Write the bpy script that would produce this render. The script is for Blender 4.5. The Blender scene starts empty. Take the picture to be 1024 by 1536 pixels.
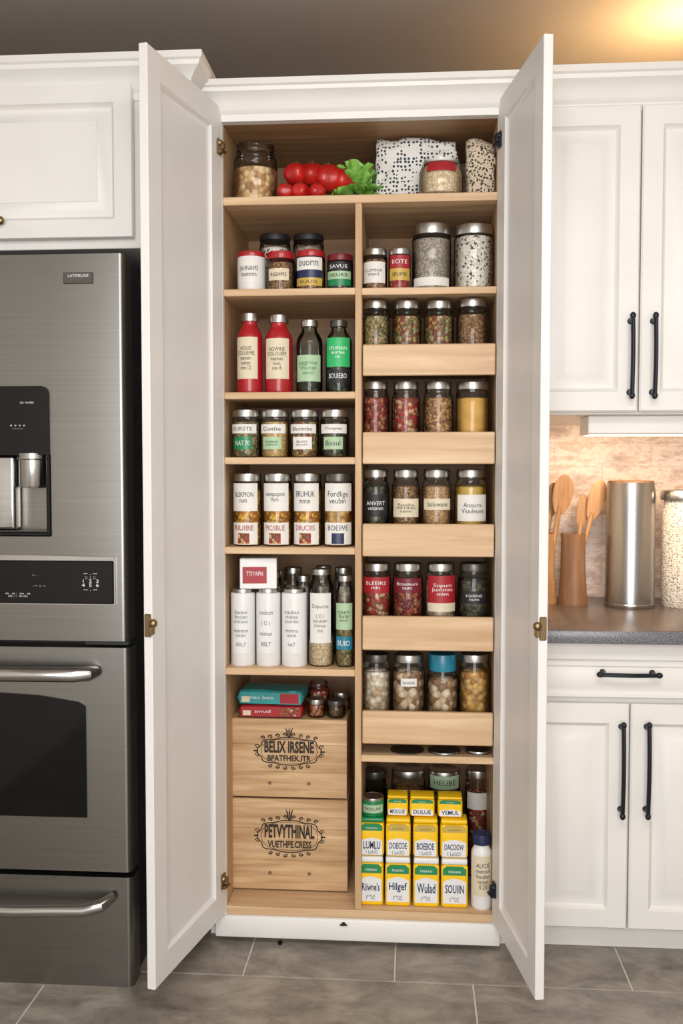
import bpy, bmesh, math, random
from mathutils import Vector, Matrix, Euler, noise
random.seed(7)
SC=bpy.context.scene
COL=SC.collection
rad=math.radians
FPX=1445.; CAM=Vector((0,-2.5,1.27)); ROT=Euler((rad(90-2.6),0,rad(4.2))); RM=ROT.to_matrix()
def ray(px,py): return RM@Vector(((px-512)/FPX,(768-py)/FPX,-1))
def PY(px,py,Y):
    d=ray(px,py); return CAM+d*((Y-CAM.y)/d.y)
def xp(px,py=760,Y=0.): return PY(px,py,Y).x
def zp(py,px=540,Y=0.): return PY(px,py,Y).z

# ---------------------------------------------------------------- materials
def s2l(c): return tuple(((v/255)/12.92 if v/255<=.04045 else ((v/255+.055)/1.055)**2.4) for v in c)
def base(name):
    m=bpy.data.materials.new(name); m.use_nodes=True; nt=m.node_tree
    return m,nt,nt.nodes['Principled BSDF']
def N(nt,t,**k):
    n=nt.nodes.new(t)
    for a,b in k.items(): setattr(n,a,b)
    return n
def coords(nt,scale=(1,1,1)):
    tc=N(nt,'ShaderNodeTexCoord'); mp=N(nt,'ShaderNodeMapping'); mp.inputs['Scale'].default_value=scale
    nt.links.new(tc.outputs['Object'],mp.inputs['Vector']); return mp.outputs['Vector']
def ramp(nt,fac,stops,const=False):
    r=N(nt,'ShaderNodeValToRGB'); cr=r.color_ramp
    if const: cr.interpolation='CONSTANT'
    while len(cr.elements)<len(stops): cr.elements.new(.5)
    for e,(p,c) in zip(cr.elements,stops): e.position=p; e.color=(*c,1)
    nt.links.new(fac,r.inputs['Fac']); return r.outputs['Color']
def bump(nt,b,h,strength=.3,dist=.002):
    n=N(nt,'ShaderNodeBump'); n.inputs['Strength'].default_value=strength; n.inputs['Distance'].default_value=dist
    nt.links.new(h,n.inputs['Height']); nt.links.new(n.outputs['Normal'],b.inputs['Normal'])
def plain(name,rgb,rough=.5,metal=0.,coat=0.,var=.06,nscale=30,bmp=0,spec=.5):
    m,nt,b=base(name); c=s2l(rgb)
    v=coords(nt); no=N(nt,'ShaderNodeTexNoise'); no.inputs['Scale'].default_value=nscale; nt.links.new(v,no.inputs['Vector'])
    col=ramp(nt,no.outputs['Fac'],[(.3,tuple(x*(1-var) for x in c)),(.7,tuple(min(1,x*(1+var)) for x in c))])
    nt.links.new(col,b.inputs['Base Color'])
    b.inputs['Roughness'].default_value=rough; b.inputs['Metallic'].default_value=metal; b.inputs['Coat Weight'].default_value=coat
    b.inputs['Specular IOR Level'].default_value=spec
    if bmp: bump(nt,b,no.outputs['Fac'],bmp)
    return m
def wood(name,c1,c2,axis='x',sc=1.,rough=.5):
    m,nt,b=base(name)
    s={'x':(1.5,22,22),'z':(22,22,1.5),'y':(22,1.5,22)}[axis]; s=tuple(q*sc for q in s)
    v=coords(nt,s); no=N(nt,'ShaderNodeTexNoise'); no.inputs['Scale'].default_value=1.6; no.inputs['Detail'].default_value=6; no.inputs['Distortion'].default_value=.6
    nt.links.new(v,no.inputs['Vector'])
    col=ramp(nt,no.outputs['Fac'],[(.3,s2l(c1)),(.55,tuple((p+q)/2 for p,q in zip(s2l(c1),s2l(c2)))),(.72,s2l(c2))])
    nt.links.new(col,b.inputs['Base Color']); b.inputs['Roughness'].default_value=rough
    bump(nt,b,no.outputs['Fac'],.12,.001); return m
def steel(name,rgb,rough=.3,axis='x'):
    m,nt,b=base(name)
    s={'x':(2,300,300),'z':(300,300,2)}[axis]
    v=coords(nt,s); no=N(nt,'ShaderNodeTexNoise'); no.inputs['Scale'].default_value=1.; nt.links.new(v,no.inputs['Vector'])
    c=s2l(rgb); nt.links.new(ramp(nt,no.outputs['Fac'],[(.3,tuple(x*.93 for x in c)),(.7,tuple(min(1,x*1.06) for x in c))]),b.inputs['Base Color'])
    b.inputs['Metallic'].default_value=1; b.inputs['Roughness'].default_value=rough
    bump(nt,b,no.outputs['Fac'],.03,.0005); return m
def food(name,cols,scale=110,bs=.8,rough=.55,dark=.45):
    m,nt,b=base(name); v=coords(nt)
    vo=N(nt,'ShaderNodeTexVoronoi'); vo.inputs['Scale'].default_value=scale; nt.links.new(v,vo.inputs['Vector'])
    sp=N(nt,'ShaderNodeSeparateColor'); nt.links.new(vo.outputs['Color'],sp.inputs['Color'])
    n=len(cols); col=ramp(nt,sp.outputs[0],[(i/n,s2l(c)) for i,c in enumerate(cols)],True)
    dk=ramp(nt,vo.outputs['Distance'],[(.3,(1,1,1)),(.85,(dark*.8,dark*.72,dark*.66))])
    mx=N(nt,'ShaderNodeMix',data_type='RGBA',blend_type='MULTIPLY'); mx.inputs[0].default_value=.8
    nt.links.new(col,mx.inputs[6]); nt.links.new(dk,mx.inputs[7]); nt.links.new(mx.outputs[2],b.inputs['Base Color'])
    b.inputs['Roughness'].default_value=rough
    inv=N(nt,'ShaderNodeMath',operation='SUBTRACT'); inv.inputs[0].default_value=1; nt.links.new(vo.outputs['Distance'],inv.inputs[1])
    bump(nt,b,inv.outputs[0],bs,.004); return m
def dots(name,bg,fg,scale=60,th=.33,rough=.7,rnd=.55):
    m,nt,b=base(name); v=coords(nt)
    vo=N(nt,'ShaderNodeTexVoronoi'); vo.inputs['Scale'].default_value=scale; vo.inputs['Randomness'].default_value=rnd; nt.links.new(v,vo.inputs['Vector'])
    nt.links.new(ramp(nt,vo.outputs['Distance'],[(0,s2l(fg)),(th,s2l(bg))],True),b.inputs['Base Color']); b.inputs['Roughness'].default_value=rough
    return m
def glass(name,tint=(.985,.99,.985),ior=1.45):
    m=bpy.data.materials.new(name); m.use_nodes=True; nt=m.node_tree; nt.nodes.clear()
    out=N(nt,'ShaderNodeOutputMaterial'); mx=N(nt,'ShaderNodeMixShader'); tr=N(nt,'ShaderNodeBsdfTransparent'); gl=N(nt,'ShaderNodeBsdfGlossy'); fr=N(nt,'ShaderNodeFresnel')
    fr.inputs['IOR'].default_value=ior; tr.inputs['Color'].default_value=(*tint,1); gl.inputs['Roughness'].default_value=.06
    nt.links.new(fr.outputs[0],mx.inputs[0]); nt.links.new(tr.outputs[0],mx.inputs[1]); nt.links.new(gl.outputs[0],mx.inputs[2]); nt.links.new(mx.outputs[0],out.inputs[0])
    return m
M={}
M['white']=plain('white_paint',(230,228,224),.42,var=.02,nscale=6)
M['door']=plain('door_paint',(226,224,222),.45,var=.02,nscale=6)
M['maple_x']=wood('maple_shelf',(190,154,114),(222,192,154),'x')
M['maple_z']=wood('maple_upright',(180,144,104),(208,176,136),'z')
M['maple_in_shaded']=wood('maple_inner_shaded',(146,110,76),(180,142,102),'x')  # maple darkened so the cabinet's depth shade is in the colour
M['crate']=wood('pine_crate',(172,134,92),(220,188,146),'x',1.6)
M['walnut']=wood('brown_wood',(106,78,56),(146,110,82),'z',1.5)
M['spoonw']=wood('spoon_wood',(132,98,64),(184,146,104),'z',1.5)
M['steel']=steel('brushed_steel',(138,136,131),.31)
M['steelz']=steel('canister_steel',(166,167,168),.25,'z')
M['chrome']=steel('polished_metal',(190,189,186),.2)
M['lid']=plain('silver_lid',(186,184,180),.32,1.,var=.1,nscale=60)
M['liddk']=plain('dark_lid',(96,94,90),.35,.8)
M['black']=plain('black_plastic',(10,10,12),.08,spec=.35)
M['pull']=plain('blackened_metal',(44,48,56),.32,.7)
M['dark']=plain('dark_case',(40,40,43),.45)
M['brass']=plain('aged_brass',(150,128,96),.35,1.)
M['glass']=glass('clear_glass')
M['gglass']=glass('greenish_glass',(.80,.88,.84))
M['dglass']=glass('smoky_glass',(.6,.63,.62))
M['paper']=plain('white_paper',(226,224,218),.6,var=.03)
M['cream']=plain('cream_paper',(218,206,180),.6,var=.05)
M['ink']=plain('dark_ink',(50,50,56),.6)
M['greyink']=plain('grey_ink',(96,98,104),.6)
M['wink']=plain('white_ink',(225,225,225),.5)
M['brownink']=plain('burnt_ink',(44,33,25),.7,var=.4,nscale=200)
M['blueink']=plain('navy_ink',(26,44,84),.6)
M['red']=plain('red_plastic',(166,26,34),.3,coat=.3)
M['redl']=plain('red_label',(160,28,38),.45)
M['green']=plain('green_plastic',(14,128,74),.35,coat=.2)
M['greenl']=plain('green_label',(46,178,104),.45)
M['palegreen']=plain('pale_green_label',(168,196,160),.5)
M['yellow']=plain('yellow_label',(242,196,16),.4)
M['gold']=plain('gold_liquid',(196,164,74),.35)
M['teal']=plain('teal_plastic',(24,120,146),.35,coat=.3)
M['tealb']=plain('teal_foil',(50,150,150),.3,coat=.3)
M['navy']=plain('navy_cap',(28,40,76),.35)
M['blackl']=plain('black_label',(26,26,30),.5)
M['maroon']=plain('maroon_lid',(110,24,34),.35)
M['whitep']=plain('white_plastic',(226,226,226),.35,var=.02)
M['shell']=food('shell_pasta',[(214,178,124),(232,204,156),(176,134,84),(200,156,104)],75,dark=.6)
M['herb']=food('dried_herbs',[(142,128,82),(100,100,62),(168,146,98),(190,166,120)],170)
M['herb2']=food('mixed_dried_veg',[(150,128,78),(190,152,80),(104,90,58),(140,62,44),(170,166,110)],130)
M['brown']=food('brown_lentils',[(150,112,74),(180,140,94),(116,84,56)],190)
M['chili']=food('red_chili',[(142,44,34),(176,80,52),(110,34,28),(186,126,80)],130)
M['chili2']=food('red_and_cream_mix',[(160,60,44),(206,172,132),(130,84,56),(180,44,36)],110)
M['granola']=food('granola',[(184,138,84),(212,170,116),(140,98,60)],150)
M['mustard']=plain('mustard_powder',(206,164,84),.7,var=.12)
M['tan']=food('tan_grain',[(196,158,108),(180,140,92),(212,178,132)],260,.4)
M['palegrain']=food('pale_grain',[(226,206,168),(214,190,150),(236,220,190)],200,.4,dark=.7)
M['gold_']=food('golden_corn',[(222,168,50),(240,196,80),(190,120,40)],120)
M['white_bean']=food('white_beans',[(232,224,208),(216,204,180),(200,172,138)],80,dark=.6)
M['speck']=food('speckled_beans',[(232,228,218),(234,230,222),(72,66,60),(222,216,204),(228,222,210),(236,230,220),(214,206,192)],200,.4,dark=.75)
M['greyseed']=food('grey_seeds',[(166,158,144),(190,180,166),(136,128,114)],320,.3,dark=.7)
M['mush']=food('dried_mushrooms',[(214,192,158),(178,144,104),(230,214,186),(146,110,78)],60,dark=.55)
M['cashew']=food('roasted_cashews',[(206,158,80),(176,122,56),(218,182,112)],65)
M['darkg']=food('dark_olives',[(66,70,50),(90,86,58),(46,46,36)],90)
M['dots']=dots('polka_dot_cloth',(226,224,218),(46,62,80),96,.35,rnd=.4)
M['leopard']=dots('spotted_kraft',(206,190,166),(58,46,40),150,.42,rnd=1)
M['tomato']=plain('tomato_skin',(186,30,24),.35,coat=.15,var=.3,nscale=24)
M['stem']=plain('tomato_stem',(70,110,40),.6)
M['leaf']=plain('lettuce_leaf',(128,182,76),.5,var=.3,nscale=50)
M['ceil']=plain('ceiling_paint',(172,164,157),.8,var=.03,nscale=3)
M['pasta']=food('long_pasta',[(216,186,126),(200,164,98)],200,.2)
M['wall']=plain('wall_paint',(200,194,186),.7,var=.03,nscale=3)
def tile_mat():
    m,nt,b=base('slate_tile'); v=coords(nt,(1,1.6,1))
    no=N(nt,'ShaderNodeTexNoise'); no.inputs['Scale'].default_value=7; no.inputs['Detail'].default_value=10; no.inputs['Roughness'].default_value=.7; no.inputs['Distortion'].default_value=.5
    nt.links.new(v,no.inputs['Vector'])
    nt.links.new(ramp(nt,no.outputs['Fac'],[(.3,s2l((98,92,84))),(.5,s2l((140,132,121))),(.7,s2l((172,163,150)))]),b.inputs['Base Color'])
    b.inputs['Roughness'].default_value=.42; bump(nt,b,no.outputs['Fac'],.15,.003); return m
M['tile']=tile_mat(); M['grout']=plain('grout',(206,202,192),.9)
def marble():
    m,nt,b=base('backsplash_stone'); v=coords(nt,(1,1,2.0))
    no=N(nt,'ShaderNodeTexNoise'); no.inputs['Scale'].default_value=8; no.inputs['Detail'].default_value=12; no.inputs['Roughness'].default_value=.74; no.inputs['Distortion'].default_value=.2
    nt.links.new(v,no.inputs['Vector'])
    c=ramp(nt,no.outputs['Fac'],[(.34,s2l((166,152,150))),(.43,s2l((206,184,174))),(.52,s2l((236,228,222))),(.59,s2l((216,188,172))),(.7,s2l((190,182,182)))])
    br=N(nt,'ShaderNodeTexBrick'); br.inputs['Scale'].default_value=1; br.inputs['Brick Width'].default_value=.3; br.inputs['Row Height'].default_value=.075; br.inputs['Mortar Size'].default_value=.0015
    mp=N(nt,'ShaderNodeMapping'); mp.inputs['Rotation'].default_value=(rad(90),0,0); tc=N(nt,'ShaderNodeTexCoord'); nt.links.new(tc.outputs['Object'],mp.inputs['Vector']); nt.links.new(mp.outputs[0],br.inputs['Vector'])
    mu=N(nt,'ShaderNodeMath',operation='MULTIPLY'); mu.inputs[1].default_value=.4; nt.links.new(br.outputs['Fac'],mu.inputs[0])
    mx=N(nt,'ShaderNodeMix',data_type='RGBA'); nt.links.new(mu.outputs[0],mx.inputs[0]); nt.links.new(c,mx.inputs[6]); mx.inputs[7].default_value=(*s2l((170,146,136)),1)
    nt.links.new(mx.outputs[2],b.inputs['Base Color']); b.inputs['Roughness'].default_value=.35; return m
M['marble']=marble()
def counter_mat(name,a,bb,c):
    m,nt,b=base(name); v=coords(nt)
    no=N(nt,'ShaderNodeTexNoise'); no.inputs['Scale'].default_value=260; no.inputs['Detail'].default_value=3; nt.links.new(v,no.inputs['Vector'])
    nt.links.new(ramp(nt,no.outputs['Fac'],[(.35,s2l(a)),(.5,s2l(bb)),(.68,s2l(c))]),b.inputs['Base Color'])
    b.inputs['Roughness'].default_value=.25; return m
M['counter']=counter_mat('counter_stone',(82,74,73),(88,80,78),(98,90,88))
M['counter_edge']=counter_mat('counter_edge_stone',(84,84,88),(108,108,114),(136,136,142))
def woven():
    m,nt,b=base('woven_ceramic'); v=coords(nt)
    vo=N(nt,'ShaderNodeTexVoronoi'); vo.inputs['Scale'].default_value=150; vo.inputs['Randomness'].default_value=.7; nt.links.new(v,vo.inputs['Vector'])
    nt.links.new(ramp(nt,vo.outputs['Distance'],[(.15,s2l((112,102,92))),(.42,s2l((196,190,182))),(.8,s2l((216,212,206)))]),b.inputs['Base Color']); b.inputs['Roughness'].default_value=.25
    bump(nt,b,vo.outputs['Distance'],.7,.003); return m
M['woven']=woven()
def emis(name,rgb,st):
    m,nt,b=base(name); b.inputs['Emission Color'].default_value=(*rgb,1); b.inputs['Emission Strength'].default_value=st; b.inputs['Base Color'].default_value=(*rgb,1); return m
M['glow']=emis('warm_diffuser',(1,.78,.52),2.2)

# ---------------------------------------------------------------- mesh helpers
class MB:
    def __init__(s): s.bm=bmesh.new()
    def merge(s,t,mi=0):
        for f in t.faces: f.material_index=mi
        me=bpy.data.meshes.new('t'); t.to_mesh(me); t.free(); s.bm.from_mesh(me); bpy.data.meshes.remove(me); return s
    def box(s,x0,x1,y0,y1,z0,z1,b=.0015,seg=1,mi=0):
        x0,x1=sorted((x0,x1)); y0,y1=sorted((y0,y1)); z0,z1=sorted((z0,z1))
        t=bmesh.new(); bmesh.ops.create_cube(t,size=1)
        for v in t.verts: v.co=Vector(((x0+x1)/2+v.co.x*(x1-x0),(y0+y1)/2+v.co.y*(y1-y0),(z0+z1)/2+v.co.z*(z1-z0)))
        if b>0: bmesh.ops.bevel(t,geom=list(t.edges),offset=min(b,.45*min(x1-x0,y1-y0,z1-z0)),segments=seg,profile=.5,affect='EDGES')
        return s.merge(t,mi)
    def lathe(s,prof,seg=32,c=(0,0,0),knurl=None,mi=0):
        t=bmesh.new(); c=Vector(c); rings=[]
        for k,(r,z) in enumerate(prof):
            if r<1e-6: rings.append([t.verts.new(c+Vector((0,0,z)))])
            else:
                ring=[]
                for i in range(seg):
                    a=2*math.pi*i/seg; rr=r*(1-(.02 if knurl and k in knurl and i%2 else 0))
                    ring.append(t.verts.new(c+Vector((rr*math.cos(a),rr*math.sin(a),z))))
                rings.append(ring)
        for a,b in zip(rings,rings[1:]):
            if len(a)==1 and len(b)==1: continue
            for i in range(seg):
                j=(i+1)%seg
                if len(a)==1: t.faces.new((a[0],b[i],b[j])[::-1])
                elif len(b)==1: t.faces.new((a[i],a[j],b[0]))
                else: t.faces.new((a[i],a[j],b[j],b[i]))
        bmesh.ops.recalc_face_normals(t,faces=t.faces)
        return s.merge(t,mi)
    def tube(s,pts,r,seg=8,flat=1.):
        t=bmesh.new(); pts=[Vector(p) for p in pts]; n=len(pts); rs=r if isinstance(r,(list,tuple)) else [r]*n
        prev=None; rings=[]
        for i,p in enumerate(pts):
            d=(pts[min(i+1,n-1)]-pts[max(i-1,0)]).normalized()
            if prev is None:
                u=d.cross(Vector((0,1,0)))
                if u.length<.1: u=d.cross(Vector((1,0,0)))
            else: u=prev-d*prev.dot(d)
            u.normalize(); w=d.cross(u); prev=u
            rings.append([t.verts.new(p+(u*math.cos(2*math.pi*k/seg)+w*flat*math.sin(2*math.pi*k/seg))*rs[i]) for k in range(seg)])
        for a,b in zip(rings,rings[1:]):
            for k in range(seg): t.faces.new((a[k],a[(k+1)%seg],b[(k+1)%seg],b[k]))
        t.faces.new(rings[0][::-1]); t.faces.new(rings[-1])
        bmesh.ops.recalc_face_normals(t,faces=t.faces); return s.merge(t)
    def ball(s,c,rx,ry,rz,rot=None,seg=20,fn=None):
        t=bmesh.new(); bmesh.ops.create_uvsphere(t,u_segments=seg,v_segments=max(8,seg*2//3),radius=1)
        c=Vector(c)
        for v in t.verts:
            p=v.co.copy()
            if fn: p=fn(p)
            p=Vector((p.x*rx,p.y*ry,p.z*rz))
            if rot: p=rot@p
            v.co=c+p
        return s.merge(t)
    def sweep(s,pts,mit,prof):
        t=bmesh.new(); rings=[[t.verts.new((x+o*mx,y+o*my,z)) for o,z in prof] for (x,y),(mx,my) in zip(pts,mit)]
        n=len(prof)
        for a,b in zip(rings,rings[1:]):
            for k in range(n): t.faces.new((a[k],a[(k+1)%n],b[(k+1)%n],b[k]))
        t.faces.new(rings[0][::-1]); t.faces.new(rings[-1]); bmesh.ops.recalc_face_normals(t,faces=t.faces); return s.merge(t)
    def prism(s,poly,z0,z1,axis='z'):
        t=bmesh.new(); f=(lambda a,b,c:(a,b,c)) if axis=='z' else (lambda a,b,c:(a,c,b))
        A=[t.verts.new(f(p[0],p[1],z0)) for p in poly]; B=[t.verts.new(f(p[0],p[1],z1)) for p in poly]; n=len(poly)
        for k in range(n): t.faces.new((A[k],A[(k+1)%n],B[(k+1)%n],B[k]))
        t.faces.new(A[::-1]); t.faces.new(B); bmesh.ops.recalc_face_normals(t,faces=t.faces); return s.merge(t)
    def panel(s,x0,z0,w,h,y,t_,steps,both=False):
        t=bmesh.new()
        def ring(i,yy): return [t.verts.new((x0+i,yy,z0+i)),t.verts.new((x0+w-i,yy,z0+i)),t.verts.new((x0+w-i,yy,z0+h-i)),t.verts.new((x0+i,yy,z0+h-i))]
        fr=[ring(i,y+d) for i,d in steps]; bk=[ring(i,y+t_-d) for i,d in (steps if both else steps[:1])]
        for L in (fr,bk):
            for a,b in zip(L,L[1:]):
                for k in range(4): t.faces.new((a[k],a[(k+1)%4],b[(k+1)%4],b[k]))
            t.faces.new(L[-1])
        a,b=fr[0],bk[0]
        for k in range(4): t.faces.new((a[k],a[(k+1)%4],b[(k+1)%4],b[k]))
        bmesh.ops.recalc_face_normals(t,faces=t.faces); return s.merge(t)
    def patch(s,r,z0,z1,half,n=16):
        t=bmesh.new(); L=[]
        for i in range(n+1):
            a=-half+2*half*i/n; x,y=r*math.sin(a),-r*math.cos(a)
            L.append((t.verts.new((x,y,z0)),t.verts.new((x,y,z1))))
        for a,b in zip(L,L[1:]): t.faces.new((a[0],b[0],b[1],a[1]))
        return s.merge(t)
    def build(s,name,mat,parent=None,off=None,ang=35):
        me=bpy.data.meshes.new(name)
        if off is not None: bmesh.ops.translate(s.bm,verts=s.bm.verts,vec=-Vector(off))
        s.bm.to_mesh(me); s.bm.free()
        for m in (mat if isinstance(mat,(list,tuple)) else [mat]): me.materials.append(M[m])
        me.polygons.foreach_set('use_smooth',[True]*len(me.polygons))
        me.set_sharp_from_angle(angle=rad(ang))
        o=bpy.data.objects.new(name,me); COL.objects.link(o)
        if parent: o.parent=parent
        return o
def thing(name,label,cat,loc=(0,0,0),rz=0,group=None):
    o=bpy.data.objects.new(name,None); COL.objects.link(o); o.empty_display_size=.05
    o.location=loc; o.rotation_euler=(0,0,rz); o['label']=label; o['category']=cat
    if group: o['group']=group
    return o
def tag(o,label,cat,group=None):
    o['label']=label; o['category']=cat
    if group: o['group']=group
    return o
def struct(name,mb,mat):
    o=mb.build(name,mat); o['kind']='structure'; return o
TC={}
def tmesh(s,bold=0.):
    key=(s,bold)
    if key in TC: return TC[key]
    cu=bpy.data.curves.new('t','FONT'); cu.body=s; cu.size=1; cu.align_x='CENTER'; cu.resolution_u=2; cu.space_line=.85; cu.offset=bold
    o=bpy.data.objects.new('t',cu); COL.objects.link(o); bpy.context.view_layer.update()
    dg=bpy.context.evaluated_depsgraph_get(); me=bpy.data.meshes.new_from_object(o.evaluated_get(dg))
    vs=[v.co.copy() for v in me.vertices]; fs=[tuple(p.vertices) for p in me.polygons]
    bpy.data.objects.remove(o); bpy.data.meshes.remove(me)
    x0=min(v.x for v in vs);x1=max(v.x for v in vs);y0=min(v.y for v in vs);y1=max(v.y for v in vs)
    vs=[(v.x-(x0+x1)/2,v.y-(y0+y1)/2) for v in vs]
    TC[key]=(vs,fs,x1-x0,y1-y0); return TC[key]
def lettering(s,w,h,zc,mat,parent,r=None,y=0,xc=0,stretch=1.5,off=None,bold=0.):
    vs,fs,bw,bh=tmesh(s,bold); sx=w/bw; sy=h/bh
    sx=min(sx,sy*stretch); sy=min(sy,sx*stretch)
    P=[]
    for x,v in vs:
        X=x*sx;Z=zc+v*sy
        if r: a=X/r; P.append((r*math.sin(a),-r*math.cos(a),Z))
        else: P.append((xc+X,y,Z))
    if off is not None: P=[tuple(Vector(p)-Vector(off)) for p in P]
    me=bpy.data.meshes.new('lettering'); me.from_pydata(P,[],fs); me.materials.append(M[mat])
    o=bpy.data.objects.new('lettering',me); COL.objects.link(o); o.parent=parent; return o

# ---------------------------------------------------------------- room
mb=MB(); mb.box(-1.62,.95,-4.2,.62,-.03,-.002,0,mi=1)
gw=.0045
rows=[(-.165,.30,[-1.62,-1.0,-.42,-.04,.54,.95]),(-.53,-.165,[-1.62,-.90,.153,.95]),(-.895,-.53,[-1.62,-1.2,-.6,0,.6,.95]),(.30,.62,[-1.62,-.9,-.3,.3,.95])]
y=-.895; k=0
while y>-4.2:
    y0=max(-4.2,y-.365); rows.append((y0,y,[-1.62,-.9+.3*(k%2),-.3+.3*(k%2),.3+.3*(k%2),.95])); y-=.365; k+=1
for y0,y1,js in rows:
    for a,b in zip(js,js[1:]): mb.box(a+gw/2,b-gw/2,y0+gw/2,y1-gw/2,-.012,0,.001)
struct('floor',mb,['tile','grout'])
struct('wall_back',MB().box(-1.62,.95,.62,.70,0,2.46,0),'wall')
struct('wall_left',MB().box(-1.70,-1.62,-4.2,.70,0,2.46,0),'wall')
struct('wall_right',MB().box(.95,1.03,-4.2,.70,0,2.46,0),'wall')
struct('ceiling',MB().box(-1.70,1.03,-4.2,.70,2.46,2.52,0),'ceil')
ZC=zp(946,px=930,Y=-.04)           # counter top height
struct('trim_1',MB().box(.27,.95,.606,.62,ZC,zp(622,px=930,Y=-.02)+.03,0),'marble')

# ---------------------------------------------------------------- pantry
XL=xp(336); XR=xp(743); XOL=-.545; XOR=.262
ZT=zp(163,336); ZB=zp(1374,540)
ptop=zp(176,540); YB=.40
L0=(XOL+.4,.3,0)
pan=thing('pantry_cabinet','tall white pantry cabinet standing open with wooden shelves full of jars','cabinet',L0)
def part(name,mb,mat,parent=pan,off=L0): return mb.build(name,mat,parent,off)
zb0=zp(1365,540,.004)
part('side_panel',MB().box(XOL,XOL+.016,.02,.60,.06,ptop+.03),'white'); part('side_panel',MB().box(XOR-.016,XOR,.02,.60,.06,ptop+.03),'white')
part('inner_wall',MB().box(XL-.012,XL,.019,YB,zb0-.01,ptop),'maple_z'); part('inner_wall',MB().box(XR,XR+.012,.019,YB,zb0-.01,ptop),'maple_z')
part('back_panel',MB().box(XL-.012,XR+.012,YB,YB+.012,zb0-.01,ptop+.012),'maple_in_shaded')
part('top_panel',MB().box(XL-.012,XR+.012,.019,YB,ptop,ptop+.012),'maple_in_shaded')
zrl=zp(1378,540)
part('base_panel',MB().box(XL,XR,.0,YB,zrl,zb0),'maple_x')
ff=MB(); ff.box(XOL,XL,0,.019,.06,ptop+.04); ff.box(XR,XOR,0,.019,.06,ptop+.04); ff.box(XL,XR,0,.019,ptop,ptop+.06); ff.box(XL-.03,XR+.02,-.008,.019,zp(1411,540),zrl-.0005,.006,2)
part('face_frame',ff,'white')
part('toe_kick',MB().box(XOL,XOR,.045,.06,0,zp(1408,540)),'white')
CR=[(0,0),(.006,0),(.008,.018),(.014,.024),(.018,.030),(.022,.044),(.034,.060),(.046,.068),(.048,.078),(.055,.082),(.055,.098),(-.02,.098),(-.02,0)]
zct=zp(104,790,-.055)
part('crown_molding',MB().sweep([(XOL+.002,0),(XOR+.006,0)],[(0,-1),(0,-1)],[(a,b*.92+zct-.09) for a,b in CR]),'white')
z1=zp(291,540); z2=zp(433,540)
part('shelf',MB().box(XL,XR,.004,YB,z1-.021,z1),'maple_x')
XD0,XD1=xp(532),xp(542)
part('divider',MB().box(XD0,XD1,.006,YB,zb0,z1-.021),'maple_z')
LS={}
for k,py in (('b',433),('c',588),('d',686),('e',821),('f',1003)):
    z=zp(py,440,.01); LS[k]=z
    part('shelf',MB().box(XL,XD0,.006,YB,z-.018,z),'maple_x')
zr2=zp(431,640,.01)
part('shelf',MB().box(XD1,XR,.006,YB,zr2-.018,zr2),'maple_x')
zr8=zp(1134,640,.01); part('shelf',MB().box(XD1,XR,.006,YB,zr8-.018,zr8),'maple_x')
DR=[]
for a,b in ((516,563),(648,696),(786,835),(925,976),(1068,1117)):
    za,zb=zp(a,640),zp(b,640); fl=zb+.03; DR.append(fl)
    d=MB(); d.box(XD1+.006,XR-.006,.012,.35,fl-.008,fl); d.box(XD1+.006,XD1+.016,.012,.35,fl,za-.03); d.box(XR-.016,XR-.006,.012,.35,fl,za-.03); d.box(XD1+.006,XR-.006,.34,.35,fl,za-.03)
    dd=part('drawer',d,'maple_in_shaded'); MB().box(XD1+.003,XR-.003,-.004,.012,zb,za,.0025).build('drawer_front','maple_x',dd,L0)
for px,py in ((520,165),(515,1386)):
    yy=-.009 if py>1000 else -.004
    p=PY(px,py,yy); m=MB(); m.ball((p.x,yy,p.z),.006,.007,.005); m.tube([(p.x-.010,yy-.002,p.z-.002),(p.x+.010,yy-.002,p.z-.002)],.0022); part('catch',m,'pull')
SH=[(0,.0015),(.0015,0),(.062,0),(.065,.004),(.072,.0085),(.078,.009)]
def pdoor(ox,oy,ang,DW,side):
    d=MB().panel(0,0,DW,ZT-ZB,0,.021,SH,True).build('door','door',pan)
    d.location=(ox-L0[0],oy-L0[1],ZB); d.rotation_euler=(0,0,ang)
    hx=DW-.022 if side=='L' else .022
    for f in (.045,.95):
        zz=(ZT-ZB)*f; m=MB(); sgn=1 if side=='L' else -1
        m.box(hx-.012,hx+.012,-.006,0,zz-.02,zz+.02,.002); m.ball((hx-sgn*.004,-.006,zz+.008),.010,.009,.009); m.tube([(hx-sgn*.01,-.010,zz-.014),(hx+sgn*.012,-.014,zz-.012)],.005); m.box(hx-.004,hx+.008,-.016,-.004,zz-.008,zz+.012,.002)
        m.build('hinge','brass' if side=='L' else 'pull',d)
    ex=0 if side=='L' else DW; zz=(ZT-ZB)*.395; m=MB(); m.box(ex-.004,ex+.004,.002,.018,zz-.026,zz+.026,.002); m.ball((ex,-.002,zz+.005),.009,.010,.010); m.box(ex-.012,ex+.002,-.006,.004,zz-.02,zz+.0,.002)
    m.build('latch','brass',d)
aL,aR=rad(12.4),rad(9.7)
WL,WR=.400,.374
pdoor(XL-WL*math.sin(aL),-.006-WL*math.cos(aL),rad(90)-aL,WL,'L')
pdoor(XR,-.006,-(rad(90)-aR),WR,'R')

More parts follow.
